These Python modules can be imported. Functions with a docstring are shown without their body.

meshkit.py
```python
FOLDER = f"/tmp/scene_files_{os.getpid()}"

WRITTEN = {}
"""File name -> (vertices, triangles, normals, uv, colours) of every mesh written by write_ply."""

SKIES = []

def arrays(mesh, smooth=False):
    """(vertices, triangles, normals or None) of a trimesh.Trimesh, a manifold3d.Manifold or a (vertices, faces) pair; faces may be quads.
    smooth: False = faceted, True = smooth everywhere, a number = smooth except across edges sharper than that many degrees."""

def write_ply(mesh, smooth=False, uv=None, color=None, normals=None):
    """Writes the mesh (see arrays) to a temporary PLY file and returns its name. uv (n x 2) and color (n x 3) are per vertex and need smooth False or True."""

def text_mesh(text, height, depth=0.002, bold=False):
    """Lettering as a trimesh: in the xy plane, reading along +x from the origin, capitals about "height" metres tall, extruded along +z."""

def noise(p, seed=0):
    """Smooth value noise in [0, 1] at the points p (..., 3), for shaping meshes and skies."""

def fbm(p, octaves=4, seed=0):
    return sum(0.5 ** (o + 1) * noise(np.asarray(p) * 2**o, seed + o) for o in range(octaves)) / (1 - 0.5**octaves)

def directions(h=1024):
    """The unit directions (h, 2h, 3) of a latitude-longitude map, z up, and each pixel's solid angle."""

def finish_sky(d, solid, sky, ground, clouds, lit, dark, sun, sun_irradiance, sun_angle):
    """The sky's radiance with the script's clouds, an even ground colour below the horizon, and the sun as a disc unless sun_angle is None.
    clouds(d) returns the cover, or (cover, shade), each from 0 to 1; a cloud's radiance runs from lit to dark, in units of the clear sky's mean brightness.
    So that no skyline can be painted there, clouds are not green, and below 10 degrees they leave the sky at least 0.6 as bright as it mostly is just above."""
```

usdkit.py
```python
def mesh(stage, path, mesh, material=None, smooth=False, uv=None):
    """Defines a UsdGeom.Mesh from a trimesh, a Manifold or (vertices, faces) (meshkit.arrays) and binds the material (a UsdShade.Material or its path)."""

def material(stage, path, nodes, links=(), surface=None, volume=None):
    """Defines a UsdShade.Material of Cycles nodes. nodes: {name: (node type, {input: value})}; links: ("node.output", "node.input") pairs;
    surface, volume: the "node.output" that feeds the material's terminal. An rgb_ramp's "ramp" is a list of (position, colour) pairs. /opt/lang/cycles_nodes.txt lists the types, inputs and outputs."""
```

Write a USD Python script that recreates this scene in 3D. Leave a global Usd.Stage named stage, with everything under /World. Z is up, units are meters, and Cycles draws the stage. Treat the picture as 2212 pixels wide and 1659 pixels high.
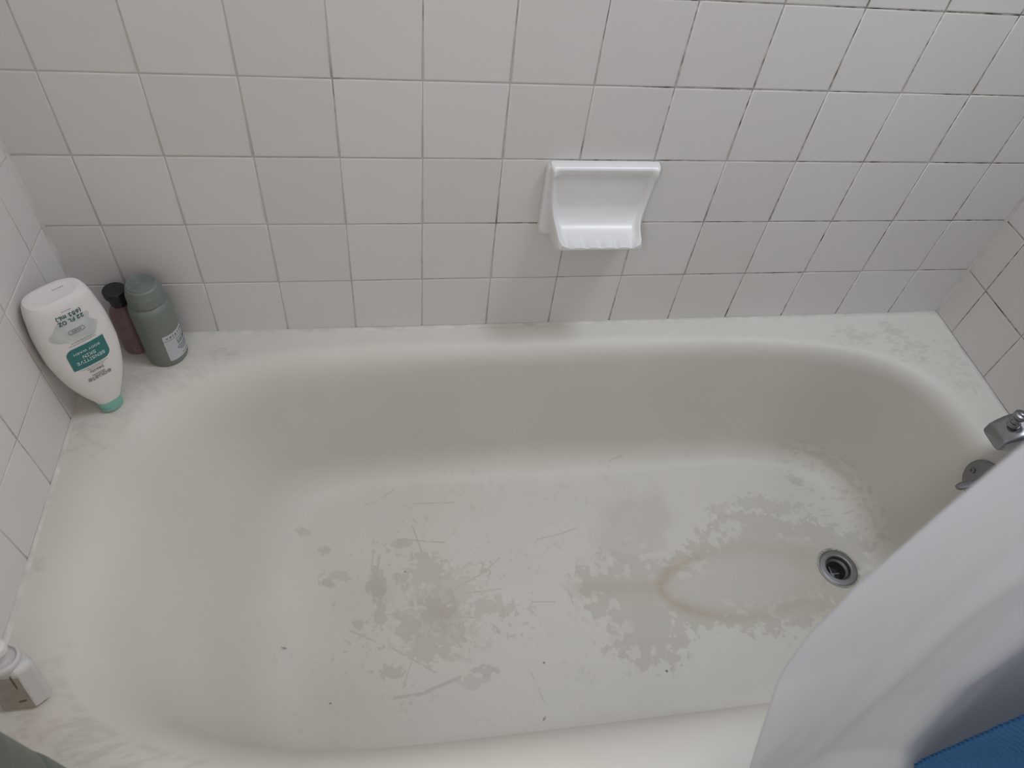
import math
import numpy as np
import trimesh
import shapely.geometry as sg
import usdkit
import meshkit
from meshkit import fbm, noise, text_mesh
from pxr import Usd, UsdGeom, UsdLux, UsdShade, Gf, Sdf, Vt

stage = Usd.Stage.CreateInMemory()
UsdGeom.SetStageUpAxis(stage, UsdGeom.Tokens.z)
UsdGeom.SetStageMetersPerUnit(stage, 1.0)
world = UsdGeom.Xform.Define(stage, '/World')
stage.SetDefaultPrim(world.GetPrim())

# ------------------------------------------------------------------ camera, lights, exposure
RM = np.array([[0.986103646527172, 0.04183161256806848, -0.1607784640297611],
               [-0.13420367070937886, 0.7710221103190258, -0.6225064499001793],
               [0.09792330199672994, 0.6354329402770609, 0.7659216704969942]])
CAM = np.array([-0.050552626211721755, -0.8652250665326475, 1.299789401788869])
EXPOSURE = -0.22
cam = UsdGeom.Camera.Define(stage, '/World/camera')
M = np.eye(4); M[:3, :3] = RM.T; M[3, :3] = CAM
cam.AddTransformOp().Set(Gf.Matrix4d(*M.ravel().tolist()))
cam.CreateHorizontalApertureAttr(36.0)
cam.CreateVerticalApertureAttr(36.0 * 1659 / 2212)
cam.CreateFocalLengthAttr(25.321)
cam.CreateClippingRangeAttr(Gf.Vec2f(0.01, 50))
cam.CreateFStopAttr(6.7)
cam.CreateFocusDistanceAttr(1.12)
cam.CreateExposureAttr(EXPOSURE)

XL, XR = -0.516, 0.988            # tiled side walls
YF, ZC = -2.25, 2.40              # far wall of the room, ceiling
RIM = 0.40


def area_light(name, loc, rot, w, h, intensity, color):
    l = UsdLux.RectLight.Define(stage, '/World/' + name)
    l.AddTranslateOp().Set(Gf.Vec3d(*loc)); l.AddRotateXYZOp().Set(Gf.Vec3f(*rot))
    l.CreateWidthAttr(w); l.CreateHeightAttr(h); l.CreateIntensityAttr(intensity); l.CreateColorAttr(Gf.Vec3f(*color))
    return l


# ceiling light over the drain end of the tub, daylight from the window in the left wall behind the camera, an added, unseen warm fill on the right
area_light('ceiling_light', (0.82, -0.40, 2.375), (0, 0, 0), 0.32, 0.45, 24.0, (0.915, 0.985, 1.09))
area_light('window_light', (-0.505, -1.50, 1.60), (0, -90, 0), 0.80, 0.70, 5.8, (0.985, 0.985, 0.965))
area_light('basin_lamp', (0.978, -1.50, 1.60), (0, 90, 0), 0.80, 0.70, 2.0, (1.0, 0.63, 0.45))  # added warm fill light, stands for no known fitting

# ------------------------------------------------------------------ helpers
used = {}


def numbered(parent, name):
    k = (parent, name)
    n = used.get(k, -1) + 1
    used[k] = n
    return name if n == 0 else f'{name}_{n:03d}'


def path_of(parent):
    return '/World' if parent is None else (parent if isinstance(parent, str) else str(parent.GetPath()))


def tag(prim, label=None, cat=None, group=None, kind=None):
    for k, v in (('label', label), ('category', cat), ('group', group), ('kind', kind)):
        if v:
            prim.SetCustomDataByKey(k, v)
    return prim


def obj(name, mesh, material, parent=None, smooth=35, label=None, primvars=None):
    p = path_of(parent)
    path = p + '/' + numbered(p, name)
    m = usdkit.mesh(stage, path, mesh, material, smooth=smooth)
    if primvars:
        for k, v in primvars.items():
            UsdGeom.PrimvarsAPI(m).CreatePrimvar(k, Sdf.ValueTypeNames.Color3fArray, 'vertex').Set(Vt.Vec3fArray.FromNumpy(np.asarray(v, np.float32)))
    pr = m.GetPrim()
    if label:
        pr.SetCustomDataByKey('label', label)
    return pr


def thing(name, label=None, cat=None, loc=(0, 0, 0), group=None, kind=None, matrix=None):
    path = '/World/' + numbered('/World', name)
    x = UsdGeom.Xform.Define(stage, path)
    if matrix is not None:
        x.AddTransformOp().Set(Gf.Matrix4d(*np.asarray(matrix).T.ravel().tolist()))
    else:
        x.AddTranslateOp().Set(Gf.Vec3d(*loc))
    return tag(x.GetPrim(), label, cat, group, kind)


def lathe(profile, n=64, closed_ends=True):
    """profile: (r, z) pairs from bottom to top; returns a trimesh around z."""
    pr = np.asarray(profile, float)
    ang = np.arange(n) * 2 * np.pi / n
    v = np.stack([pr[:, 0, None] * np.cos(ang), pr[:, 0, None] * np.sin(ang), np.broadcast_to(pr[:, 1, None], (len(pr), n))], -1).reshape(-1, 3)
    f = []
    for i in range(len(pr) - 1):
        j = np.arange(n); k = (j + 1) % n
        a, b, c, d = i * n + j, i * n + k, (i + 1) * n + k, (i + 1) * n + j
        f += [np.stack([a, b, c], 1), np.stack([a, c, d], 1)]
    f = np.vstack(f)
    m = trimesh.Trimesh(v, f, process=False)
    m.merge_vertices()
    m.update_faces(m.nondegenerate_faces())
    return m


def rounded(profile, r=0.002, steps=4):
    """Rounds the inner corners of an open (r, z) polyline."""
    p = np.asarray(profile, float)
    out = [p[0]]
    for i in range(1, len(p) - 1):
        a, b, c = p[i - 1], p[i], p[i + 1]
        la, lc = np.linalg.norm(a - b), np.linalg.norm(c - b)
        t = min(r, la * 0.45, lc * 0.45)
        p0, p2 = b + (a - b) / la * t, b + (c - b) / lc * t
        for s in np.linspace(0, 1, steps + 1):
            out.append((1 - s) ** 2 * p0 + 2 * s * (1 - s) * b + s * s * p2)
    out.append(p[-1])
    return np.array(out)


def loft(rings, cap=True):
    """rings: (k, n, 3), closed loops; joined in order, ends capped with a fan."""
    R = np.asarray(rings, float)
    k, n, _ = R.shape
    v = R.reshape(-1, 3)
    j = np.arange(n); q = (j + 1) % n
    f = []
    for i in range(k - 1):
        a, b, c, d = i * n + j, i * n + q, (i + 1) * n + q, (i + 1) * n + j
        f += [np.stack([a, b, c], 1), np.stack([a, c, d], 1)]
    if cap:
        c0, c1 = R[0].mean(0), R[-1].mean(0)
        v = np.vstack([v, c0, c1])
        f += [np.stack([q, j, np.full(n, k * n)], 1), np.stack([(k - 1) * n + j, (k - 1) * n + q, np.full(n, k * n + 1)], 1)]
    m = trimesh.Trimesh(v, np.vstack(f), process=False)
    m.fix_normals()
    return m


def superellipse(a, b, n, count=72):
    t = np.arange(count) * 2 * np.pi / count
    c, s = np.cos(t), np.sin(t)
    return np.stack([a * np.sign(c) * np.abs(c) ** (2 / n), b * np.sign(s) * np.abs(s) ** (2 / n)], 1)


def box(x0, x1, y0, y1, z0, z1):
    m = trimesh.creation.box((x1 - x0, y1 - y0, z1 - z0))
    m.apply_translation(((x0 + x1) / 2, (y0 + y1) / 2, (z0 + z1) / 2))
    return m


def frame(origin, z_axis, x_hint):
    z = np.asarray(z_axis, float); z /= np.linalg.norm(z)
    x = np.asarray(x_hint, float); x = x - z * (x @ z); x /= np.linalg.norm(x)
    m = np.eye(4); m[:3, 0], m[:3, 1], m[:3, 2], m[:3, 3] = x, np.cross(z, x), z, origin
    return m


def smoothstep(a, b, x):
    t = np.clip((x - a) / (b - a), 0, 1)
    return t * t * (3 - 2 * t)


# ------------------------------------------------------------------ materials
def mat(name, color, rough=0.4, bump=None, noise_amt=0.0, noise_scale=30, **kw):
    """Principled with a little procedural tone noise and optional fine relief."""
    c = np.array(color, float)
    nodes = {'tc': ('texture_coordinate', {}), 'n': ('noise_texture', {'scale': float(noise_scale), 'detail': 3.0}),
             'r': ('rgb_ramp', {'ramp': [(0.3, tuple(c * (1 - noise_amt))), (0.7, tuple(np.minimum(c * (1 + noise_amt), 1)))]}),
             'p': ('principled_bsdf', {'roughness': float(rough), **kw})}
    links = [('tc.object', 'n.vector'), ('n.fac', 'r.fac'), ('r.color', 'p.base_color')]
    if bump:
        nodes['bn'] = ('noise_texture', {'scale': float(bump[0]), 'detail': 2.0})
        nodes['b'] = ('bump', {'strength': float(bump[1]), 'distance': float(bump[2])})
        links += [('tc.object', 'bn.vector'), ('bn.fac', 'b.height'), ('b.normal', 'p.normal')]
    return usdkit.material(stage, '/World/Looks/' + name, nodes, links, surface='p.BSDF')


# glazed tile: tone differs a touch from tile to tile
m_tile = usdkit.material(stage, '/World/Looks/tile_glaze', {
    'oi': ('object_info', {}), 'g': ('geometry', {}),
    'r': ('rgb_ramp', {'ramp': [(0.0, (0.738, 0.714, 0.690)), (0.5, (0.765, 0.742, 0.718)), (1.0, (0.778, 0.759, 0.738))]}),
    'bn': ('noise_texture', {'scale': 28.0, 'detail': 2.0}), 'b': ('bump', {'strength': 0.10, 'distance': 0.004}),
    'p': ('principled_bsdf', {'roughness': 0.34, 'specular_ior_level': 0.45})},
    [('oi.random', 'r.fac'), ('r.color', 'p.base_color'), ('g.position', 'bn.vector'), ('bn.fac', 'b.height'), ('b.normal', 'p.normal')], surface='p.BSDF')

# cement grout, grey, darker where mildew has settled (more towards the shower end)
m_grout = usdkit.material(stage, '/World/Looks/grout', {
    'g': ('geometry', {}), 's': ('separate_xyz', {}),
    'n1': ('noise_texture', {'scale': 9.0, 'detail': 3.0}), 'n2': ('noise_texture', {'scale': 70.0, 'detail': 2.0}),
    'mr': ('map_range', {'from_min': -0.15, 'from_max': 0.35, 'to_min': -0.12, 'to_max': 0.08, 'clamp': True}),
    'a': ('math', {'math_type': 'add'}), 'd1': ('rgb_ramp', {'ramp': [(0.42, (0, 0, 0)), (0.62, (1, 1, 1))]}),
    'd2': ('rgb_ramp', {'ramp': [(0.35, (0, 0, 0)), (0.65, (1, 1, 1))]}),
    'm': ('math', {'math_type': 'multiply'}),
    'c': ('mix', {'color1': (0.60, 0.57, 0.53), 'color2': (0.15, 0.125, 0.10)}),
    'p': ('principled_bsdf', {'roughness': 0.9})},
    [('g.position', 's.vector'), ('g.position', 'n1.vector'), ('g.position', 'n2.vector'), ('s.x', 'mr.value'), ('n1.fac', 'a.value1'), ('mr.result', 'a.value2'),
     ('a.value', 'd1.fac'), ('n2.fac', 'd2.fac'), ('d1.color', 'm.value1'), ('d2.color', 'm.value2'), ('m.value', 'c.fac'), ('c.color', 'p.base_color')], surface='p.BSDF')

m_paint = mat('wall_paint', (0.72, 0.71, 0.69), 0.7, bump=(90, 0.1, 0.002))
m_ceiling = mat('ceiling_paint', (0.80, 0.80, 0.79), 0.8)
m_floor = mat('floor_vinyl', (0.45, 0.43, 0.40), 0.5, noise_amt=0.1, noise_scale=6)
m_caulk = mat('caulk', (0.66, 0.645, 0.60), 0.55, noise_amt=0.12, noise_scale=40, bump=(60, 0.3, 0.002))
m_ceramic = mat('soap_dish_glaze', (0.82, 0.815, 0.81), 0.30, noise_amt=0.01, specular_ior_level=0.5)
m_chrome = mat('chrome', (0.30, 0.30, 0.315), 0.24, noise_amt=0.06, noise_scale=60, metallic=1.0)
m_chrome_dull = mat('dull_chrome', (0.27, 0.272, 0.275), 0.5, noise_amt=0.08, noise_scale=60, metallic=1.0)
m_dark = mat('drain_shadow', (0.02, 0.022, 0.025), 0.4)
m_white_plastic = mat('white_plastic', (0.82, 0.80, 0.775), 0.38, noise_amt=0.015)
m_mint = mat('mint_plastic', (0.24, 0.52, 0.44), 0.35, noise_amt=0.04)
m_teal = mat('teal_ink', (0.035, 0.19, 0.19), 0.4, noise_amt=0.05)
m_grey_ink = mat('grey_ink', (0.30, 0.33, 0.32), 0.5)
m_teal_ink = mat('dark_teal_ink', (0.05, 0.14, 0.15), 0.5)
m_white_ink = mat('white_ink', (0.72, 0.76, 0.74), 0.5)
m_pale = mat('pale_print', (0.60, 0.63, 0.61), 0.45, noise_amt=0.12, noise_scale=50)
m_sage = mat('sage_plastic', (0.190, 0.224, 0.193), 0.42, noise_amt=0.03)
m_sage_dark = mat('dark_sage_plastic', (0.115, 0.135, 0.115), 0.42, noise_amt=0.04)
m_label = mat('label_paper', (0.56, 0.585, 0.61), 0.5, noise_amt=0.03)
m_label_ink = mat('label_ink', (0.07, 0.08, 0.08), 0.6)
m_black = mat('black_plastic', (0.022, 0.024, 0.028), 0.4)
m_pinkgel = mat('pink_bottle', (0.32, 0.205, 0.205), 0.25, noise_amt=0.15, noise_scale=45, transmission_weight=0.25, ior=1.4)
m_dark_mark = mat('soap_residue', (0.13, 0.12, 0.07), 0.6, noise_amt=0.2, noise_scale=200)  # for the two dark marks on the dispenser
m_dispenser = mat('dispenser_plastic', (0.66, 0.655, 0.64), 0.45, noise_amt=0.02)

# enamel of the tub: worn, rusty and scratched places come from the 'wear' primvar (grey wear, rust, dark dirt)
m_enamel = usdkit.material(stage, '/World/Looks/enamel', {
    'w': ('attribute', {'attribute': 'wear'}), 's': ('separate_color', {}), 'g': ('geometry', {}),
    'n': ('noise_texture', {'scale': 5.0, 'detail': 2.0}), 'nr': ('rgb_ramp', {'ramp': [(0.35, (0.698, 0.671, 0.612)), (0.65, (0.728, 0.700, 0.641))]}),
    'a': ('mix', {'color2': (0.545, 0.515, 0.455)}), 'b': ('mix', {'color2': (0.46, 0.37, 0.25)}), 'c': ('mix', {'color2': (0.10, 0.095, 0.085)}),
    'ro': ('map_range', {'from_min': 0.0, 'from_max': 1.0, 'to_min': 0.50, 'to_max': 0.6}),
    'p': ('principled_bsdf', {'specular_ior_level': 0.4})},
    [('w.color', 's.color'), ('g.position', 'n.vector'), ('n.fac', 'nr.fac'), ('nr.color', 'a.color1'), ('s.r', 'a.fac'), ('a.color', 'b.color1'), ('s.g', 'b.fac'),
     ('b.color', 'c.color1'), ('s.b', 'c.fac'), ('c.color', 'p.base_color'), ('s.r', 'ro.value'), ('ro.result', 'p.roughness')], surface='p.BSDF')


def cloth(name, color, trans, amount, rough=0.8):
    return usdkit.material(stage, '/World/Looks/' + name, {
        'd': ('principled_bsdf', {'base_color': color, 'roughness': rough}), 't': ('translucent_bsdf', {'color': trans}), 'm': ('mix_closure', {'fac': amount})},
        [('d.BSDF', 'm.closure1'), ('t.BSDF', 'm.closure2')], surface='m.closure')


m_liner = cloth('liner_cloth', (0.80, 0.825, 0.87), (0.78, 0.815, 0.87), 0.50, 0.6)
m_blue = cloth('blue_cloth', (0.050, 0.195, 0.43), (0.06, 0.22, 0.50), 0.35, 0.9)

# ------------------------------------------------------------------ setting: tiled walls
P = 0.1105           # pitch of the tiles
J = 0.0018           # joint
rng = np.random.default_rng(7)
Z0 = RIM + 0.0015    # the lowest row stands on the rim


def tile_mesh(w, h):
    """Cushion-edged tile in local (u, v, depth): front face at depth 0, body behind it."""
    rings = [(0.0, 0.0055), (0.0, 0.0010), (0.0006, 0.0003), (0.0024, 0.0)]
    v, f = [], []
    for ins, d in rings:
        v += [(ins, ins, d), (w - ins, ins, d), (w - ins, h - ins, d), (ins, h - ins, d)]
    for r in range(3):
        for k in range(4):
            a, b = r * 4 + k, r * 4 + (k + 1) % 4
            f += [(a, b, b + 4), (a, b + 4, a + 4)]
    f += [(12, 13, 14), (12, 14, 15)]
    return np.array(v, float), np.array(f)


def tiled_wall(name, to_world, u_edges, v_edges, slab, body, stuff_above):
    """Recessed mortar bed and, on it, one mesh for every tile that the picture can show."""
    w = thing(name, kind='structure')
    obj('wall_body', body, m_paint, w)
    obj('grout_bed', slab, m_grout, w)
    rest = []
    for r in range(len(v_edges) - 1):
        for c in range(len(u_edges) - 1):
            u0, u1, v0, v1 = u_edges[c], u_edges[c + 1], v_edges[r], v_edges[r + 1]
            jit = rng.uniform(-0.00035, 0.00035, 4)
            tv, tf = tile_mesh(u1 - u0 - J, v1 - v0 - J)
            tv[:, 0] += u0 + J / 2 + jit[0]; tv[:, 1] += v0 + J / 2 + jit[1]
            tilt = rng.uniform(-0.0022, 0.0022, 2)
            tv[:, 2] += (tv[:, 0] - (u0 + u1) / 2) * tilt[0] + (tv[:, 1] - (v0 + v1) / 2) * tilt[1] + rng.uniform(0, 0.0003)
            m = trimesh.Trimesh(to_world(tv), tf, process=False)
            m.fix_normals()
            if r < stuff_above:
                obj('tile', m, m_tile, w, smooth=50)
            else:
                rest.append(m)
    if rest:
        tag(obj('upper_tiling', trimesh.util.concatenate(rest), m_tile, w, smooth=50), kind='stuff')
    return w


def span(first, lo, hi, step):
    e = [first]
    while e[0] - step > lo + 0.012:
        e.insert(0, e[0] - step)
    while e[-1] + step < hi - 0.012:
        e.append(e[-1] + step)
    return [lo] + e + [hi]


rows = [Z0] + [0.3988 + P * k for k in range(1, 15)]
rows[1:] = [0.3989 + P * k for k in range(1, 15)]
back_cols = span(0.0, XL + 0.001, XR - 0.001, P)
side_cols = [0.0012] + [0.0563 + P * k for k in range(0, 8)]
tiled_wall('wall_back', lambda t: np.stack([t[:, 0], t[:, 2], t[:, 1]], 1), back_cols, rows, box(XL - 0.004, XR + 0.004, 0.0010, 0.006, RIM - 0.03, 1.946), box(XL - 0.1, XR + 0.1, 0.0045, 0.10, 0, ZC), 6)
tiled_wall('wall_left', lambda t: np.stack([XL - t[:, 2], -t[:, 0], t[:, 1]], 1), side_cols, rows, box(XL - 0.006, XL - 0.0010, -0.946, 0.0012, RIM - 0.03, 1.946), box(XL - 0.10, XL - 0.0045, YF, 0.0045, 0, ZC), 5)
tiled_wall('wall_right', lambda t: np.stack([XR + t[:, 2], -t[:, 0], t[:, 1]], 1), side_cols, rows, box(XR + 0.0010, XR + 0.006, -0.946, 0.0012, RIM - 0.03, 1.946), box(XR + 0.0045, XR + 0.10, YF, 0.0045, 0, ZC), 5)
tag(obj('wall_front', box(XL - 0.1, XR + 0.1, YF - 0.1, YF, 0, ZC), m_paint), kind='structure')
tag(obj('floor', box(XL - 0.1, XR + 0.1, YF - 0.1, 0.1, -0.1, 0), m_floor), kind='structure')
tag(obj('ceiling', box(XL - 0.1, XR + 0.1, YF - 0.1, 0.1, ZC, ZC + 0.1), m_ceiling), kind='structure')


# caulk beads between tub and tiles
def bead(a, b, out, r, n=220, seed=0):
    """Uneven fillet of sealant from a to b; out: the horizontal direction away from the wall."""
    a, b, out = (np.asarray(x, float) for x in (a, b, out))
    t = np.linspace(0, 1, n)
    c = a + (b - a) * t[:, None]
    w = r * (0.8 + 0.4 * noise(np.stack([t * 9, t * 0 + seed, t * 0], 1), seed) + 0.12 * noise(np.stack([t * 90, t * 0, t * 0], 1), seed + 5))
    prof = [(0.0, 1.0), (0.22, 0.55), (0.5, 0.25), (1.0, -0.02), (1.0, -0.5), (-0.1, -0.5)]
    rings = np.stack([c + out * (p[0] * w)[:, None] + np.array([0, 0, 1.0]) * (p[1] * w)[:, None] for p in prof], 1)
    return loft(rings)


tag(obj('trim_1', bead((XL + 0.001, 0, RIM), (XR - 0.001, 0, RIM), (0, -1, 0), 0.0042, seed=3), m_caulk, smooth=60), kind='structure')
tag(obj('trim_2', bead((XL, -0.002, RIM), (XL, -0.77, RIM), (1, 0, 0), 0.0042, seed=4), m_caulk, smooth=60), kind='structure')
tag(obj('trim_3', bead((XR, -0.002, RIM), (XR, -0.77, RIM), (-1, 0, 0), 0.0030, seed=8), m_caulk, smooth=60), kind='structure')
for k, (x, sx) in enumerate(((XL, 1), (XR, -1))):       # soft grout in the two corners
    q = np.array([(x - sx * 0.002, 0.002), (x + sx * 0.0036, 0.002), (x + sx * 0.0036, -0.0002), (x + sx * 0.0014, -0.0012), (x + sx * 0.0002, -0.0036), (x - sx * 0.002, -0.0036)])
    tag(obj(f'trim_{4 + k}', loft([np.column_stack([q, np.full(6, z)]) for z in (RIM + 0.001, 1.95)]), m_caulk, smooth=60), kind='structure')

# ------------------------------------------------------------------ bathtub
CX, CY = 0.23, -0.3575
DRAIN = np.array([0.766, -0.366])
TX0, TX1, TY0, TY1 = XL + 0.0006, XR - 0.0006, -0.757, -0.0006


def zfloor(x, y):
    return 0.092 + 0.012 * (0.76 - x) + 0.035 * np.abs(y - CY) ** 2


def shape(th, al, ar, bf, bb, n):
    c, s = np.cos(th), np.sin(th)
    a = np.where(c < 0, al, ar); b = np.where(s < 0, bf, bb)
    return np.stack([CX + a * np.sign(c) * np.abs(c) ** (2 / n), CY + b * np.sign(s) * np.abs(s) ** (2 / n)], 1)


def tub_mesh():
    MTH = 1300
    dense = np.linspace(0, 2 * np.pi, 40001)[:-1]
    rim = lambda t: shape(t, 0.672, 0.677, 0.293, 0.298, 3.9)
    sole = lambda t: shape(t, 0.500, 0.625, 0.258, 0.264, 5.4)
    pts = rim(dense)
    L = np.concatenate([[0], np.cumsum(np.linalg.norm(np.diff(pts, axis=0), axis=1))])
    th = np.interp(np.linspace(0, L[-1], MTH, endpoint=False), L, dense)
    R, S = rim(th), sole(th)
    # the rectangle around it, met along the ray from the centre; its four corners are set exactly
    d = R - [CX, CY]
    with np.errstate(divide='ignore'):
        k = np.minimum(np.where(d[:, 0] > 0, (TX1 - CX) / d[:, 0], (TX0 - CX) / np.where(d[:, 0] == 0, 1e-9, d[:, 0])),
                       np.where(d[:, 1] > 0, (TY1 - CY) / d[:, 1], (TY0 - CY) / np.where(d[:, 1] == 0, -1e-9, d[:, 1])))
    Q = np.array([CX, CY]) + d * k[:, None]
    for cx, cy in ((TX0, TY0), (TX0, TY1), (TX1, TY0), (TX1, TY1)):
        i = np.argmin(np.hypot(Q[:, 0] - cx, Q[:, 1] - cy)); Q[i] = (cx, cy)
    # how the wall falls: slope from the rim's edge R to the sole S, both corners rounded
    w = np.linalg.norm(R - S, axis=1)
    left = smoothstep(0.15, -0.45, R[:, 0])
    out = (Q - R); lo = np.linalg.norm(out, axis=1); out = out / lo[:, None]
    t1 = np.minimum(0.032 + 0.045 * left + 0.030 * smoothstep(-0.60, -0.645, R[:, 1]), lo * 0.8)
    t2 = 0.055 + 0.018 * left
    zs = zfloor(S[:, 0], S[:, 1])
    S3 = np.concatenate([S, zs[:, None]], 1); R3 = np.concatenate([R, np.full((MTH, 1), RIM)], 1)
    sl = S3 - R3; ll = np.linalg.norm(sl, axis=1, keepdims=True); sl = sl / ll
    A = np.concatenate([R + out * t1[:, None], np.full((MTH, 1), RIM)], 1)           # rounding starts on the rim
    B = R3 + sl * (t1 * 1.25)[:, None]                                                # and ends on the slope
    Cc = S3 - sl * (t2 * 1.15)[:, None]                                               # fillet starts on the slope
    inw = np.array([CX, CY]) - S; inw = inw / np.linalg.norm(inw, axis=1, keepdims=True)
    D2 = S + inw * t2[:, None]
    D = np.concatenate([D2, zfloor(D2[:, 0], D2[:, 1])[:, None]], 1)
    Q3 = np.concatenate([Q, np.full((MTH, 1), RIM)], 1)
    rings = []
    for t in np.linspace(0, 1, 34)[:-1]:
        rings.append(Q3 + (A - Q3) * t)
    for t in np.linspace(0, 1, 16)[:-1]:
        rings.append((1 - t) ** 2 * A + 2 * t * (1 - t) * R3 + t * t * B)
    for t in np.linspace(0, 1, 30)[:-1]:
        rings.append(B + (Cc - B) * t)
    for t in np.linspace(0, 1, 22)[:-1]:
        rings.append((1 - t) ** 2 * Cc + 2 * t * (1 - t) * S3 + t * t * D)
    for t in np.linspace(1, 0.004, 250):
        xy = np.array([CX, CY]) + (D2 - [CX, CY]) * t
        rings.append(np.concatenate([xy, zfloor(xy[:, 0], xy[:, 1])[:, None]], 1))
    V = np.array(rings)
    K = len(V)
    # the well of the drain, hidden under its flange
    rr = np.hypot(V[..., 0] - DRAIN[0], V[..., 1] - DRAIN[1])
    low = V[..., 2] < 0.2
    V[..., 2] -= np.where(low, 0.0022 * np.exp(-(rr / 0.07) ** 2) + 0.05 * smoothstep(0.033, 0.027, rr), 0)
    v = V.reshape(-1, 3)
    j = np.arange(MTH); q = (j + 1) % MTH
    f = []
    for i in range(K - 1):
        a, b, c, e = i * MTH + j, i * MTH + q, (i + 1) * MTH + q, (i + 1) * MTH + j
        f += [np.stack([a, b, c], 1), np.stack([a, c, e], 1)]
    v = np.vstack([v, v[(K - 1) * MTH:].mean(0)])
    f.append(np.stack([(K - 1) * MTH + j, (K - 1) * MTH + q, np.full(MTH, K * MTH)], 1))
    f = np.vstack(f)
    n = np.cross(v[f[1000, 1]] - v[f[1000, 0]], v[f[1000, 2]] - v[f[1000, 0]])
    if n[2] < 0:
        f = f[:, ::-1]
    return v, f


def sdist(p, poly):
    """Signed distance (negative inside) of points p to a polygon."""
    poly = np.asarray(poly, float)
    best = np.full(len(p), 1e9); inside = np.zeros(len(p), bool)
    for a, b in zip(poly, np.roll(poly, -1, 0)):
        best = np.minimum(best, segd(p, a, b))
        c = (a[1] > p[:, 1]) != (b[1] > p[:, 1])
        with np.errstate(divide='ignore', invalid='ignore'):
            inside ^= c & (p[:, 0] < (b[0] - a[0]) * (p[:, 1] - a[1]) / (b[1] - a[1]) + a[0])
    return np.where(inside, -best, best)


def segd(p, a, b):
    a, b = np.asarray(a, float), np.asarray(b, float)
    d = b - a
    t = np.clip(((p - a) @ d) / max(d @ d, 1e-12), 0, 1)
    return np.linalg.norm(p - a - t[:, None] * d, axis=1)


def lined(p, line):
    best = np.full(len(p), 1e9)
    for a, b in zip(line[:-1], line[1:]):
        best = np.minimum(best, segd(p, a, b))
    return best


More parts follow.
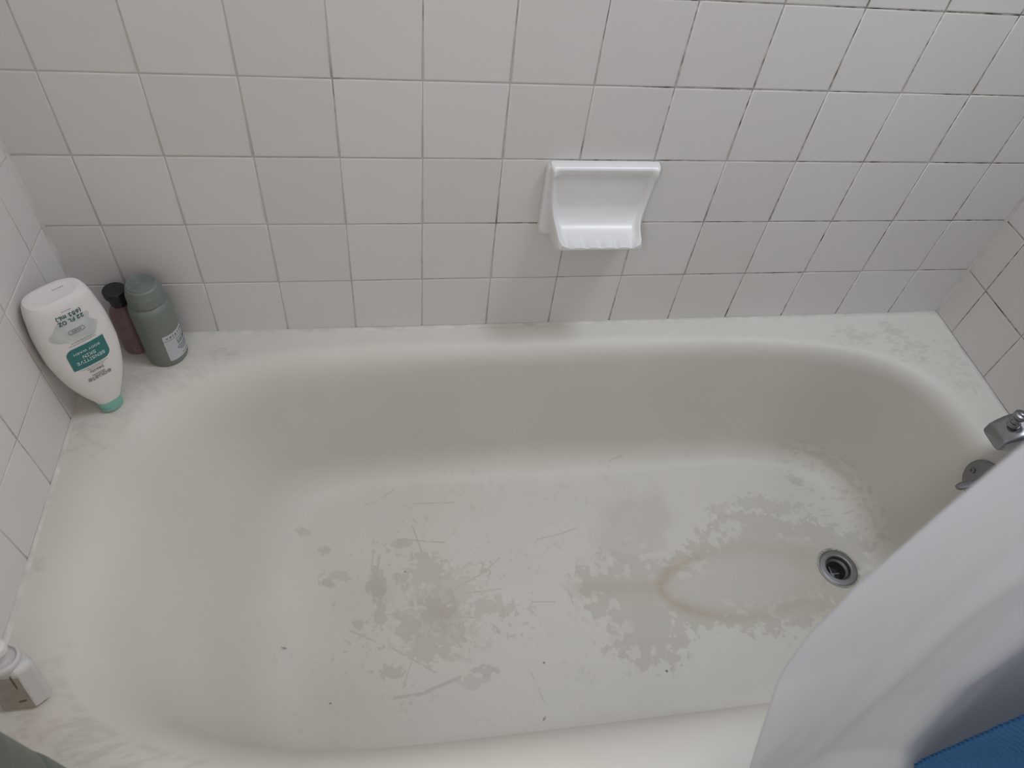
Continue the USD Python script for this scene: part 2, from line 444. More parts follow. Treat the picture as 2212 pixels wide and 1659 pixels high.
def wear(v):
    """Grey worn enamel, rust and dirt, each where the tub has it."""
    out = np.zeros((len(v), 3))
    p3 = v
    p = v[:, :2]
    f1 = fbm(p3 * 80, 4, 11); f2 = fbm(p3 * 190, 3, 12); f3 = fbm(p3 * 22, 3, 13)
    fs = fbm(p3 * np.array([60, 160, 100]), 3, 14)
    fl = (v[:, 2] < 0.16)
    grey, rust, dirt = np.zeros(len(v)), np.zeros(len(v)), np.zeros(len(v))
    add = lambda arr, m: np.maximum(arr, m, out=arr)
    # the big worn field in front of the drain
    big = [(0.2501, -0.3792), (0.262, -0.335), (0.32, -0.300), (0.40, -0.300), (0.4544, -0.318), (0.5035, -0.275), (0.5735, -0.236), (0.6556, -0.2268), (0.7038, -0.2564),
           (0.7578, -0.2707), (0.83, -0.30), (0.845, -0.34), (0.82, -0.42), (0.7144, -0.4554), (0.653, -0.4709), (0.5625, -0.4749), (0.4823, -0.455),
           (0.4321, -0.4503), (0.4174, -0.4853), (0.3985, -0.507), (0.3416, -0.5052), (0.2861, -0.4648), (0.2821, -0.4075)]
    sd = sdist(p, big)
    fld = -sd / 0.05 + (f1 - 0.5) * 2.0 + (f2 - 0.5) * 0.9
    add(grey, 0.62 * smoothstep(-0.06, 0.12, fld) * fl)
    sd2 = sdist(p, [(0.30, -0.31), (0.318, -0.2859), (0.3388, -0.205), (0.39, -0.1711), (0.4519, -0.1913), (0.46, -0.2577), (0.45, -0.30), (0.38, -0.33)])
    add(grey, 0.40 * smoothstep(-0.5, 0.4, -sd2 / 0.05 + (f3 - 0.5) * 1.5) * fl)
    # paler flakes left standing in it
    grey *= 1 - 0.75 * smoothstep(0.60, 0.66, fbm(p3 * 48, 3, 31) + 0.05 * f2) * smoothstep(0.01, -0.02, sd - 0.03) * smoothstep(-0.07, -0.035, sd)
    # scuffed patches of the standing place
    spots = [(-0.1805, -0.3145, 0.014, 0.011, .9), (-0.0947, -0.325, 0.022, 0.034, .9), (-0.088, -0.375, 0.010, 0.04, .8), (-0.0522, -0.2519, 0.020, 0.012, .8),
             (-0.0104, -0.3079, 0.045, 0.035, .7), (0.0017, -0.3779, 0.040, 0.036, .85), (-0.0426, -0.406, 0.030, 0.028, .85), (-0.0101, -0.4402, 0.04, 0.03, .7),
             (0.0961, -0.3806, 0.04, 0.018, .65), (0.0768, -0.4901, 0.022, 0.012, .8), (-0.175, -0.318, 0.012, 0.010, .95), (-0.094, -0.335, 0.014, 0.022, .95), (-0.0717, -0.4789, 0.024, 0.014, .8), (-0.160, -0.304, 0.03, 0.012, .6), (-0.126, -0.3943, 0.012, 0.008, .8),
             (-0.2234, -0.2156, 0.014, 0.01, .7), (-0.186, -0.2549, 0.012, 0.01, .8), (0.5674, -0.2256, 0.03, 0.016, .5), (0.7578, -0.1743, 0.014, 0.014, .8), (0.64, -0.215, 0.05, 0.02, .6),
             (0.7, -0.235, 0.05, 0.02, .6), (0.02, -0.345, 0.07, 0.05, .45), (0.0, -0.41, 0.09, 0.06, .42), (0.06, -0.505, 0.03, 0.012, .5)]
    for x, y, rx, ry, a in spots:
        e = 1 - np.hypot((p[:, 0] - x) / rx, (p[:, 1] - y) / ry)
        fld = e * 1.15 + (f1 - 0.5) * 1.6 + (f2 - 0.5) * 1.7
        add(grey, a * 0.78 * smoothstep(0.14, 0.28, fld) * (e > -1.2) * fl)
    # specks scattered about it
    cell = smoothstep(0.655, 0.70, fbm(p3 * np.array([150, 110, 120]), 2, 40)) * smoothstep(0.42, 0.58, f3)
    zone = smoothstep(0.24, 0.10, np.hypot((p[:, 0] + 0.03) / 1.05, (p[:, 1] + 0.36) / 0.85)) + 0.35 * smoothstep(0.5, 0.2, np.hypot((p[:, 0] - 0.1) / 1.4, p[:, 1] + 0.36))
    add(grey, 0.65 * cell * np.clip(zone, 0, 1) * fl)
    lines = [([(-0.056, -0.2424), (0.0268, -0.2554)], .0016), ([(-0.0298, -0.2162), (-0.0144, -0.2732)], .0016), ([(-0.141, -0.4023), (-0.07, -0.44), (-0.0054, -0.4834)], .0016),
             ([(-0.0908, -0.5174), (-0.03, -0.515), (0.03, -0.497), (0.0741, -0.4802)], .0028), ([(0.0, -0.343), (0.0403, -0.3437), (0.0875, -0.3218), (0.1243, -0.2936)], .0012), ([(-0.0251, -0.1718), (0.0505, -0.1742)], .0012),
             ([(-0.0895, -0.2716), (-0.0984, -0.3232)], .0022), ([(0.1978, -0.2623), (0.24, -0.256), (0.2765, -0.2443)], .0011), ([(-0.0825, -0.3824), (-0.0373, -0.3744)], .0012), ([(0.1707, -0.3806), (0.2115, -0.3843)], .0011),
             ([(-0.1214, -0.1708), (-0.0873, -0.1584), (-0.061, -0.1401)], .0010), ([(-0.135, -0.42), (-0.10, -0.405)], .0012), ([(-0.03, -0.43), (-0.06, -0.51)], .0012), ([(0.15, -0.50), (0.165, -0.55)], .0010),
             ([(-0.10, -0.26), (-0.105, -0.30)], .0012), ([(0.05, -0.355), (0.12, -0.352)], .0012), ([(0.0, -0.39), (0.07, -0.40)], .0014), ([(0.36, -0.11), (0.40, -0.10)], .0012)]
    for ln, wd in lines:
        add(grey, 0.7 * smoothstep(wd * 1.5, wd * 0.5, lined(p, ln) + 0.0011 * (f2 - 0.45)) * fl * smoothstep(0.33, 0.42, fbm(p3 * 75, 2, 21)))
    # rust: the ring left by standing water, its tail, a faint wash to the drain
    eye = [(0.4071, -0.3712), (0.4319, -0.3463), (0.468, -0.3309), (0.5292, -0.3124), (0.6057, -0.3089), (0.6664, -0.3253), (0.72, -0.352), (0.735, -0.38),
           (0.7065, -0.4106), (0.6527, -0.428), (0.5935, -0.44), (0.5217, -0.4419), (0.4576, -0.4234), (0.4201, -0.4029), (0.4078, -0.3845)]
    se = sdist(p, eye)
    amp = np.interp(p[:, 0], [0.40, 0.47, 0.53, 0.60, 0.66, 0.72, 0.8], [1.0, 0.95, 0.55, 0.42, 0.5, 0.4, 0.1]) * np.where((p[:, 1] > -0.36) & (p[:, 0] > 0.50), 0.6, 1)
    ring = np.exp(-(np.where(se < 0, se * 1.25, se) / (0.0085 + 0.006 * f1)) ** 2) * amp * (0.55 + 0.9 * (fs - 0.25))
    add(rust, np.clip(0.72 * ring, 0, 0.8) * fl)
    tail = lined(p, [(0.262, -0.3669), (0.3, -0.3655), (0.3508, -0.369), (0.4064, -0.3738)])
    add(rust, 0.30 * np.exp(-(tail / 0.016) ** 2) * (0.6 + 0.8 * (f3 - 0.2)) * fl)
    for x, y, r, a in ((0.70, -0.335, 0.03, .25), (0.70, -0.43, 0.05, .2), (0.01, -0.385, 0.035, .30), (-0.09, -0.34, 0.03, .22), (-0.12, -0.36, 0.05, .12), (0.02, -0.43, 0.06, .10), (-0.15, -0.55, 0.10, .13)):
        add(rust, a * np.exp(-((p[:, 0] - x) ** 2 + (p[:, 1] - y) ** 2) / r ** 2) * (0.5 + f1) * fl)
    grey *= 1 - 0.15 * smoothstep(-0.012, -0.035, se) * fl
    # scum line where the drain end's wall meets the floor
    scum = np.abs(v[:, 2] - (0.128 + 0.012 * (f3 - 0.5))) / 0.010
    end = smoothstep(0.70, 0.76, p[:, 0]) * (p[:, 1] > -0.34)
    add(grey, 0.5 * smoothstep(0.56, 0.68, f1 + 0.22 * np.clip(1 - scum, -1, 1)) * (scum < 1.2) * end)
    add(grey, 0.5 * smoothstep(0.61, 0.66, fs) * end * fl)
    # deposits around the drain's flange
    rd = np.hypot(p[:, 0] - DRAIN[0], p[:, 1] - DRAIN[1])
    add(grey, 0.8 * np.exp(-((rd - 0.0455) / 0.0016) ** 2) * smoothstep(0.40, 0.55, f1) * fl)
    add(dirt, 0.85 * np.exp(-((rd - 0.0387) / 0.0015) ** 2) * smoothstep(0.30, 0.50, fbm(p3 * 40, 2, 52)) * fl)
    # dull scuffs on the flat rim
    rim = v[:, 2] > RIM - 0.012
    for x, y, rx, ry, a in ((-0.40, -0.60, 0.07, 0.07, .75), (-0.44, -0.55, 0.04, 0.05, .5), (-0.36, -0.66, 0.06, 0.04, .7), (-0.30, -0.675, 0.05, 0.03, .6), (-0.505, -0.19, 0.022, 0.022, .6), (-0.47, -0.215, 0.03, 0.012, .6), (-0.45, -0.16, 0.06, 0.02, .5),
                            (0.80, -0.055, 0.05, 0.018, .75), (0.87, -0.05, 0.03, 0.025, .8), (0.89, -0.09, 0.03, 0.03, .7), (0.95, -0.13, 0.03, 0.05, .55), (-0.33, -0.045, 0.04, 0.012, .6), (-0.36, -0.075, 0.03, 0.02, .5), (-0.42, -0.10, 0.06, 0.03, .5), (-0.506, -0.395, 0.010, 0.006, .6)):
        e = 1 - np.hypot((p[:, 0] - x) / rx, (p[:, 1] - y) / ry)
        add(grey, 0.62 * a * smoothstep(0.10, 0.42, e * 0.5 + (fbm(p3 * np.array([90, 150, 100]), 4, 15) - 0.5) * 2.2 + (f2 - 0.5) * 1.2) * (e > -0.8) * rim)
    # yellowish soap film under the bottles on the front corner
    add(rust, 0.22 * np.exp(-(((p[:, 0] + 0.46) / 0.05) ** 2 + ((p[:, 1] + 0.60) / 0.035) ** 2)) * (0.5 + f1) * rim)
    # along the caulk
    add(grey, 0.3 * smoothstep(0.010, 0.005, -p[:, 1]) * smoothstep(0.5, 0.65, f1) * rim)
    # single dark specks
    for x, y, r in ((0.1738, -0.4863, .0016), (0.2293, -0.5636, .0020), (0.1596, -0.5722, .0018), (0.3783, -0.5203, .002), (-0.1691, -0.5148, .0014), (-0.2421, -0.4253, .0014), (-0.0462, -0.3061, .0012)):
        add(dirt, 0.9 * smoothstep(r * 1.5, r * 0.6, np.hypot(p[:, 0] - x, p[:, 1] - y)) * fl)
    out[:, 0], out[:, 1], out[:, 2] = np.clip(grey, 0, 1), np.clip(rust, 0, 1), np.clip(dirt, 0, 1)
    return out


bath = thing('bathtub', 'off-white enamelled bathtub with worn grey and rust-stained bottom, set between three tiled walls', 'bathtub')
tv, tf = tub_mesh()
obj('basin', (tv, tf), m_enamel, bath, smooth=True, primvars={'wear': wear(tv)})
ap = [(TY0 + 0.004, RIM - 0.0004), (TY0 - 0.004, RIM - 0.0015), (TY0 - 0.010, RIM - 0.008), (TY0 - 0.012, RIM - 0.03), (TY0 - 0.006, RIM - 0.05), (TY0 - 0.004, 0.06), (TY0 - 0.008, 0.05), (TY0 - 0.008, 0.0), (TY0 + 0.02, 0.0), (TY0 + 0.02, RIM - 0.004)]
obj('apron', loft([[(x, y, z) for y, z in ap] for x in (TX0, TX1)]), m_enamel, bath, smooth=40)

# drain in the floor of the tub
zd = float(zfloor(*DRAIN)) - 0.0022
dm = lathe(rounded([(0.0150, -0.034), (0.0178, -0.022), (0.0180, -0.010), (0.0222, -0.0060), (0.0232, 0.0012), (0.0255, 0.0030), (0.0335, 0.0024), (0.0378, 0.0002), (0.0378, -0.0015), (0.030, -0.004)], 0.0012), 96)
fl_ = dm.copy(); fl_.apply_translation((DRAIN[0], DRAIN[1], zd))
dr = obj('drain_flange', fl_, m_chrome_dull, bath, smooth=40, label='grey metal drain ring near the faucet end')
cup = lathe([(0.0001, -0.0335), (0.0175, -0.0335), (0.0175, -0.0300), (0.0001, -0.0300)], 48); cup.apply_translation((DRAIN[0], DRAIN[1], zd))
obj('drain_well', cup, m_dark, dr, smooth=40, label='dark drain hole')
bar = trimesh.util.concatenate([trimesh.creation.cylinder(0.0045, 0.012, sections=24, transform=trimesh.transformations.translation_matrix((-0.006, -0.005, -0.024))), box(-0.0155, 0.0155, -0.0012, 0.0012, -0.0295, -0.0265), box(-0.0012, 0.0012, -0.0155, 0.0155, -0.0295, -0.0265)])
bar.apply_translation((DRAIN[0], DRAIN[1], zd))
obj('drain_crossbar', bar, m_chrome_dull, dr, smooth=40)

# overflow plate on the drain end's wall: face towards -x, slightly up
OVN = np.array([-0.985, 0.0, 0.15]); OVN /= np.linalg.norm(OVN)
OVC = np.array([0.8975, -0.355, 0.364])
OF = frame(OVC, OVN, (0, 1, 0))
plate = lathe(rounded([(0.0001, -0.004), (0.0365, -0.004), (0.0372, 0.001), (0.034, 0.0042), (0.020, 0.0052), (0.0001, 0.0055)], 0.0014), 96)
plate.apply_transform(OF)
ov = obj('overflow_plate', plate, m_chrome_dull, bath, smooth=40, label='round grey metal overflow plate with trip lever')
for sx in (1, -1):
    sc = lathe(rounded([(0.0001, 0.0035), (0.0052, 0.0035), (0.0052, 0.0066), (0.0042, 0.0078), (0.0001, 0.0080)], 0.0006), 40)
    sc.apply_translation((0.0225 * sx, 0.0, 0.0)); sc.apply_transform(OF)
    obj('screw', sc, m_chrome_dull, ov, smooth=40)
    cross = trimesh.util.concatenate([box(-0.0026, 0.0026, -0.0005, 0.0005, 0.0078, 0.0082), box(-0.0005, 0.0005, -0.0026, 0.0026, 0.0078, 0.0082)])
    cross.apply_transform(trimesh.transformations.rotation_matrix(0.5, (0, 0, 1))); cross.apply_translation((0.0225 * sx, 0, 0)); cross.apply_transform(OF)
    obj('screw_slot', cross, m_dark, ov, smooth=False)
lev = []
for t, (w, h) in zip(np.linspace(0, 1, 9), [(.0058, .0034)] * 5 + [(.0062, .0037), (.0066, .004), (.0063, .0038), (.004, .0024)]):
    e = superellipse(w, h, 3, 24)
    lev.append(np.stack([e[:, 0] + 0.002 * t, e[:, 1] + 0.020 * t, np.full(24, 0.003 + 0.031 * t)], 1))
lm = loft(lev); lm.apply_transform(OF)
obj('trip_lever', lm, m_chrome_dull, ov, smooth=40)

# ------------------------------------------------------------------ tub spout
sp = thing('tub_spout', 'chrome tub spout with round diverter knob, over the drain end of the bathtub', 'faucet', (XR, -0.340, 0.489))
secs = []
for x, hw, hh, zc, n in ((0.0, .030, .030, 0.0, 2.6), (-0.006, .030, .030, 0.0, 2.6), (-0.010, .0275, .028, 0.001, 2.8), (-0.05, .0270, .0275, 0.001, 3.2), (-0.085, .0262, .0265, 0.0000, 3.6),
                         (-0.104, .0252, .0242, -0.002, 4.2), (-0.120, .0238, .0200, -0.0055, 4.6), (-0.131, .0220, .0150, -0.0095, 5.0), (-0.1365, .0208, .0115, -0.0120, 5.0), (-0.1385, .0195, .0095, -0.0130, 5.0)):
    e = superellipse(hw, hh, n, 64)
    secs.append(np.stack([np.full(64, x), e[:, 0], e[:, 1] + zc], 1))
obj('spout_body', loft(secs), m_chrome, sp, smooth=45)
kn = lathe(rounded([(0.0001, 0.0), (0.0095, 0.0), (0.0095, 0.0065), (0.006, 0.0075), (0.0056, 0.014), (0.0085, 0.016), (0.0108, 0.0205), (0.0100, 0.0245), (0.0064, 0.0258), (0.0064, 0.0275), (0.0042, 0.0290), (0.0001, 0.0292)], 0.0009), 56)
kn.apply_translation((-0.124, 0.002, 0.0150))
obj('diverter_knob', kn, m_chrome, sp, smooth=40)

# ------------------------------------------------------------------ soap dish
def soap_dish():
    """Plate on the wall whose lower part sweeps out into a ribbed tray; local x along the wall, y out of it (-y), z up; origin at the bottom middle of the plate."""
    NS, NU = 90, 73
    # front profile (out, z) from the plate's top edge down to the lip
    F = np.array([(0.004, 0.1285), (0.013, 0.1275), (0.0165, 0.1235), (0.0155, 0.117), (0.0115, 0.108), (0.0100, 0.095), (0.0100, 0.075), (0.0115, 0.058), (0.0165, 0.043), (0.027, 0.0325), (0.041, 0.0270), (0.054, 0.0248), (0.062, 0.0250), (0.0665, 0.0262)])
    Bk = np.array([(0.0, 0.1285), (0.0, 0.126), (0.0, 0.122), (0.0, 0.116), (0.0, 0.106), (0.0, 0.092), (0.0, 0.070), (0.0, 0.048), (0.0, 0.025), (0.010, 0.007), (0.033, 0.0065), (0.050, 0.0115), (0.060, 0.0165), (0.0670, 0.0222)])
    W = np.array([0.0800, 0.0815, 0.0825, 0.0825, 0.0820, 0.0808, 0.0785, 0.0760, 0.0730, 0.0705, 0.0690, 0.0680, 0.0675, 0.0665])
    s0 = np.linspace(0, 1, len(F)); s = np.linspace(0, 1, NS)
    from scipy.interpolate import PchipInterpolator as PI
    f, b, w = PI(s0, F)(s), PI(s0, Bk)(s), PI(s0, W)(s)
    u = np.linspace(-1, 1, NU)
    U = np.sign(u) * np.abs(u) ** 0.85
    front = np.zeros((NS, NU, 3)); back = np.zeros((NS, NU, 3))
    t = np.gradient(f, axis=0); t /= np.linalg.norm(t, axis=1, keepdims=True)
    nrm = np.stack([-t[:, 1], t[:, 0]], 1)                     # points out of the wall and up from the tray
    rise = np.interp(s, [0, 0.12, 0.25, 0.5, 0.75, 0.9, 1.0], [0.0, 0.0005, 0.0050, 0.0065, 0.0085, 0.006, 0.002])
    fF, fB = PI(s0, F), PI(s0, Bk)
    for k in range(NU):
        a = abs(U[k])
        se = s * (1 - 0.050 * smoothstep(0.76, 1.0, a) ** 2 * smoothstep(0.55, 1.0, s))      # the lip's corners are rounded off
        fk, bk = fF(se), fB(se)
        ridge = rise * np.exp(-((a - 0.93) / 0.075) ** 2)
        drop = smoothstep(0.94, 1.0, a)
        rib = 0.0058 * (0.30 - abs(np.cos(U[k] * np.pi * 2.75)) ** 6) * smoothstep(0.74, 0.90, s) * (1 - 0.75 * smoothstep(0.93, 1.0, s)) * (a < 0.88)
        o = fk + nrm * (ridge + rib)[:, None]
        o = o + (bk - o) * (0.55 * drop)
        wk = w * (1 - 0.055 * smoothstep(0.82, 1.0, s) ** 2)
        front[:, k] = np.stack([U[k] * wk, -o[:, 0], o[:, 1]], 1)
        back[:, k] = np.stack([U[k] * wk * 0.97, -bk[:, 0], bk[:, 1]], 1)
    v = np.vstack([front.reshape(-1, 3), back.reshape(-1, 3)])
    off = NS * NU
    fs = []
    idx = lambda i, j: i * NU + j
    I, Jj = np.meshgrid(np.arange(NS - 1), np.arange(NU - 1), indexing='ij')
    a, b_, c, d = idx(I, Jj).ravel(), idx(I + 1, Jj).ravel(), idx(I + 1, Jj + 1).ravel(), idx(I, Jj + 1).ravel()
    fs += [np.stack([a, b_, c], 1), np.stack([a, c, d], 1), np.stack([a, c, b_], 1) + off, np.stack([a, d, c], 1) + off]
    def strip(p, q):
        return [np.stack([p[:-1], p[1:], q[1:]], 1), np.stack([p[:-1], q[1:], q[:-1]], 1)]
    j, i = np.arange(NU), np.arange(NS)
    for p in (idx(0, j), idx(NS - 1, j), idx(i, 0), idx(i, NU - 1)):
        fs += strip(p, p + off)
    m = trimesh.Trimesh(v, np.vstack(fs), process=False)
    m.fix_normals()
    trimesh.smoothing.filter_taubin(m, lamb=0.5, nu=0.52, iterations=8)
    m.vertices[:, 1] = np.minimum(m.vertices[:, 1], -0.0002)
    return m


sd_ = thing('soap_dish', 'white glazed ceramic soap dish with ribbed lip, fixed to the tiled back wall', 'soap dish', (0.2590, -0.0004, 0.6010))
obj('dish_body', soap_dish(), m_ceramic, sd_, smooth=True)
bp = sg.box(-0.0855, 0.006, 0.0770, 0.1285).buffer(-0.012).buffer(0.012, 8)
pl_ = []
for off, y in ((0.0, 0.0), (0.0, -0.0075), (-0.0008, -0.0095), (-0.0025, -0.0108), (-0.005, -0.0112)):
    c_ = np.array(bp.buffer(off, 8).exterior.coords)[:-1]
    pl_.append(np.array([sg.LinearRing(bp.buffer(off, 8).exterior.coords).interpolate(t, normalized=True).coords[0] for t in np.linspace(0, 1, 120, endpoint=False)]))
    pl_[-1] = np.stack([pl_[-1][:, 0], np.full(120, y), pl_[-1][:, 1]], 1)
obj('back_plate', loft(pl_), m_ceramic, sd_, smooth=50)


# ------------------------------------------------------------------ bottles
def decal(shape_mesh, surf, max_edge=0.004):
    """A flat mesh in (x, y, thickness) laid on a surface: surf(x, y, height) -> points."""
    m = shape_mesh
    v, f = trimesh.remesh.subdivide_to_size(m.vertices, m.faces, max_edge, max_iter=8)
    m = trimesh.Trimesh(surf(v[:, 0], v[:, 1], v[:, 2]), f, process=False)
    m.merge_vertices()
    return m


def flat(poly, t=0.0003):
    return trimesh.creation.extrude_polygon(poly, t, engine='earcut')


def lettering(text, h, cx, cy, t=0.0003, squeeze=1.0, bold=False):
    m = text_mesh(text, h, t, bold)
    b = m.bounds
    m.apply_translation((-(b[0][0] + b[1][0]) / 2, -h / 2, 0))
    m.apply_scale((squeeze, 1, 1)); m.apply_translation((cx, cy, 0))
    return m


def hint_lines(rowspec, h=0.0007, t=0.0002):
    """Fine print too small to read: thin broken strokes. rowspec: (cx, cy, width)."""
    g = np.random.default_rng(3)
    ms = []
    for cx, cy, w in rowspec:
        x = cx - w / 2
        while x < cx + w / 2:
            l = g.uniform(0.0015, 0.0045)
            ms.append(flat(sg.box(x, cy - h / 2, min(x + l, cx + w / 2), cy + h / 2), t))
            x += l + 0.0008
    return trimesh.util.concatenate(ms)


# white body wash, standing on its cap in the corner
zs_ = np.array([0.0, 0.0012, 0.006, 0.03, 0.06, 0.09, 0.12, 0.145, 0.165, 0.180, 0.190, 0.1955])
hw_ = np.array([0.0300, 0.0355, 0.0385, 0.0435, 0.0468, 0.0472, 0.0440, 0.0385, 0.0315, 0.0250, 0.0200, 0.0178])
hd_ = np.array([0.0190, 0.0225, 0.0245, 0.0262, 0.0270, 0.0268, 0.0255, 0.0235, 0.0210, 0.0185, 0.0165, 0.0155])
from scipy.interpolate import PchipInterpolator
HW, HD = PchipInterpolator(zs_, hw_), PchipInterpolator(zs_, hd_)
NB = 2.6
bz = np.unique(np.concatenate([zs_, np.linspace(0.006, 0.1955, 60)]))
rings = []
for z in bz:
    e = superellipse(float(HW(z)), float(HD(z)), NB, 96)
    rings.append(np.column_stack([e, np.full(96, z)]))
base_in = np.column_stack([superellipse(0.026, 0.0155, NB, 96), np.full(96, 0.0)])
base_dip = np.column_stack([superellipse(0.0245, 0.0140, NB, 96), np.full(96, 0.0014)])
body_m = loft([base_dip, base_in] + rings)
BASE, TIP = np.array([-0.473, -0.131, 0.618]), np.array([-0.4665, -0.142, 0.4012])
wide = np.array([math.cos(math.radians(40)), math.sin(math.radians(40)), 0.0])
BW = frame(BASE, TIP - BASE, -wide)            # upright bottle's z runs down to the cap: it stands on its head
wash = thing('body_wash_bottle', 'white plastic body wash bottle standing upside down on its mint cap, teal label', 'bottle', matrix=BW)


def wash_front(x, z, t, lift=0.0006):
    q = np.clip(np.abs(x) / HW(z), 0, 0.97)
    y = HD(z) * (1 - q ** NB) ** (1 / NB)
    return np.stack([x, -(y + lift + t), z], 1)


wb = obj('bottle_body', body_m, m_white_plastic, wash, smooth=45)
cr = []
for z, a, b in ((0.1952, .0172, .0150), (0.1965, .0178, .0156), (0.2065, .0172, .0150), (0.2078, .0168, .0146), (0.2082, .0158, .0138), (0.2096, .0158, .0138), (0.2100, .0168, .0146), (0.2150, .0160, .0140), (0.2172, .0145, .0126), (0.2180, .0110, .0095)):
    cr.append(np.column_stack([superellipse(a, b, 2.4, 72), np.full(72, z)]))
obj('cap', loft(cr), m_mint, wash, smooth=40, label='mint green flip cap')


def leaf(x0, x1, z0, z1, r):
    b = sg.box(x0, z0, x1, z1)
    q = b.buffer(0)
    for cx, cz, sx, sz in ((x0, z1, 1, -1), (x1, z0, -1, 1)):     # two opposite corners rounded
        corner = sg.box(min(cx, cx + sx * r), min(cz, cz + sz * r), max(cx, cx + sx * r), max(cz, cz + sz * r))
        q = q.difference(corner.difference(sg.Point(cx + sx * r, cz + sz * r).buffer(r, 24)))
    return q


pan = sg.Polygon([(x, z) for z, k in ((0.022, .74), (0.05, .76), (0.09, .76), (0.12, .76), (0.15, .74), (0.172, .66), (0.178, .5)) for x in (float(HW(z)) * k,)] +
                 [(-float(HW(z)) * k, z) for z, k in ((0.178, .5), (0.172, .66), (0.15, .74), (0.12, .76), (0.09, .76), (0.05, .76), (0.022, .74))])
lb = obj('front_label', decal(flat(leaf(-0.0258, 0.0258, 0.0715, 0.1085, 0.011), 0.0002), wash_front, 0.003), m_teal, wash, smooth=30, label='teal label band with white lettering')
up = lambda m: decal(m, wash_front, 0.004)
obj('label_lettering', trimesh.util.concatenate([up(lettering('SENSITIVE', 0.0052, 0, 0.0978, 0.0006, 1.0)), up(lettering('SKIN', 0.0054, 0, 0.0898, 0.0006)), up(lettering('BODY WASH', 0.0034, 0, 0.0812, 0.0006, 1.25))]), m_white_ink, lb, smooth=False)
obj('brand_lettering', trimesh.util.concatenate([up(lettering('equate', 0.0080, 0, 0.1345, 0.0005, 0.92)), up(lettering('beauty', 0.0052, 0, 0.1205, 0.0005, 0.85)), up(flat(sg.box(-0.009, 0.1266, 0.009, 0.1271))), up(flat(sg.box(-0.009, 0.1280, 0.009, 0.1284)))]), m_grey_ink, wash, smooth=False)
pts_ = [(0.028 * math.cos(a) * (1 + 0.16 * math.sin(3 * a + 1) + 0.07 * math.sin(7 * a)), 0.043 + 0.022 * math.sin(a) * (1 + 0.14 * math.sin(4 * a))) for a in np.linspace(0, 2 * np.pi, 80)[:-1]]
obj('printed_swirl', decal(flat(sg.Polygon(pts_).buffer(0), 0.0001), lambda x, z, t: wash_front(x, z, t, 0.0003), 0.003), m_pale, wash, smooth=30, label='pale grey-green printed splash')
obj('size_lettering', trimesh.util.concatenate([up(lettering('22 FL OZ', 0.0054, 0, 0.0285, 0.0005, 1.0, True)), up(lettering('(651 mL)', 0.0054, 0, 0.0205, 0.0005, 1.0, True))]), m_teal_ink, wash, smooth=False)
pill = sg.LineString([(-0.0075, 0.046), (0.0075, 0.046)]).buffer(0.0034, 16)
obj('printed_badge', up(flat(pill.difference(pill.buffer(-0.0007)), 0.0005)), m_grey_ink, wash, smooth=False)
tag(obj('fine_print', trimesh.util.concatenate([up(hint_lines([(0, 0.0460, 0.012)], 0.0030, 0.0004)), up(hint_lines([(0, 0.0665, 0.036), (0, 0.0630, 0.028), (0, 0.0130, 0.012), (0, 0.1120, 0.036), (0, 0.1150, 0.024)]))]), m_grey_ink, wash, smooth=False), kind='stuff')
obj('batch_code', trimesh.util.concatenate([box(x, x + 0.0012, 0.006 - 0.0006, 0.006 + 0.0012, -0.0001 + 0.0012, 0.0016) for x in (-0.016, -0.0135, -0.011, -0.0085, -0.006, -0.0035)]), m_grey_ink, wash, smooth=False)

# sage green shampoo
SG = np.array([-0.4030, -0.0415, RIM])
sage = thing('shampoo_bottle', 'sage green shampoo bottle with white paper label, in the tub corner against the back wall', 'bottle', SG)
prof = rounded([(0.0001, 0.0), (0.027, 0.0), (0.0300, 0.003), (0.0300, 0.103), (0.0285, 0.113), (0.0230, 0.1185), (0.0225, 0.1200), (0.0001, 0.1200)], 0.007, 7)
obj('bottle_body', lathe(prof, 96), m_sage, sage, smooth=45)
capp = rounded([(0.0001, 0.1195), (0.0252, 0.1195), (0.0262, 0.1210), (0.0258, 0.1350), (0.0222, 0.1470), (0.0200, 0.1490), (0.0197, 0.1512), (0.0190, 0.1518), (0.0185, 0.1510), (0.0001, 0.1510)], 0.0009, 4)
cp = obj('cap', lathe(capp, 96), m_sage, sage, smooth=40)
obj('cap_rings', trimesh.util.concatenate([lathe([(r - 0.0004, 0.1508), (r, 0.1515), (r + 0.0004, 0.1508)], 72) for r in np.arange(0.0025, 0.0170, 0.0016)]), m_sage, cp, smooth=40)


def wrap(r, az0, z0):
    def s(x, z, t):
        a = az0 + x / r
        return np.stack([(r + 0.0002 + t) * np.cos(a), (r + 0.0002 + t) * np.sin(a), z + z0], 1)
    return s


w_ = wrap(0.0300, math.radians(-69), 0.0125)
LW, LH = 0.062, 0.053
lab = obj('paper_label', decal(flat(sg.box(0, 0, LW, LH).buffer(-0.0025).buffer(0.0025, 8), 0.0002), w_, 0.003), m_label, sage, smooth=40, label='white paper label with dark print')
wt = lambda m: decal(m, w_, 0.005)
obj('label_lettering', trimesh.util.concatenate([wt(lettering('K R I S T I N   E S S', 0.0042, 0.031, 0.0470, 0.0005)), wt(flat(sg.box(0.0, 0.0418, LW, 0.0423), 0.0004)),
    wt(lettering('SOFTEN', 0.0036, 0.031, 0.0320, 0.0005, 1.2)), wt(lettering('SHAMPOO', 0.0028, 0.031, 0.0275, 0.0005, 1.1)),
    wt(hint_lines([(0.031, 0.0375, 0.024), (0.031, 0.0220, 0.026), (0.031, 0.0192, 0.028), (0.031, 0.0164, 0.022), (0.031, 0.0136, 0.018), (0.031, 0.0108, 0.010), (0.031, 0.0045, 0.016)], 0.0010, 0.0004))]), m_label_ink, lab, smooth=False)

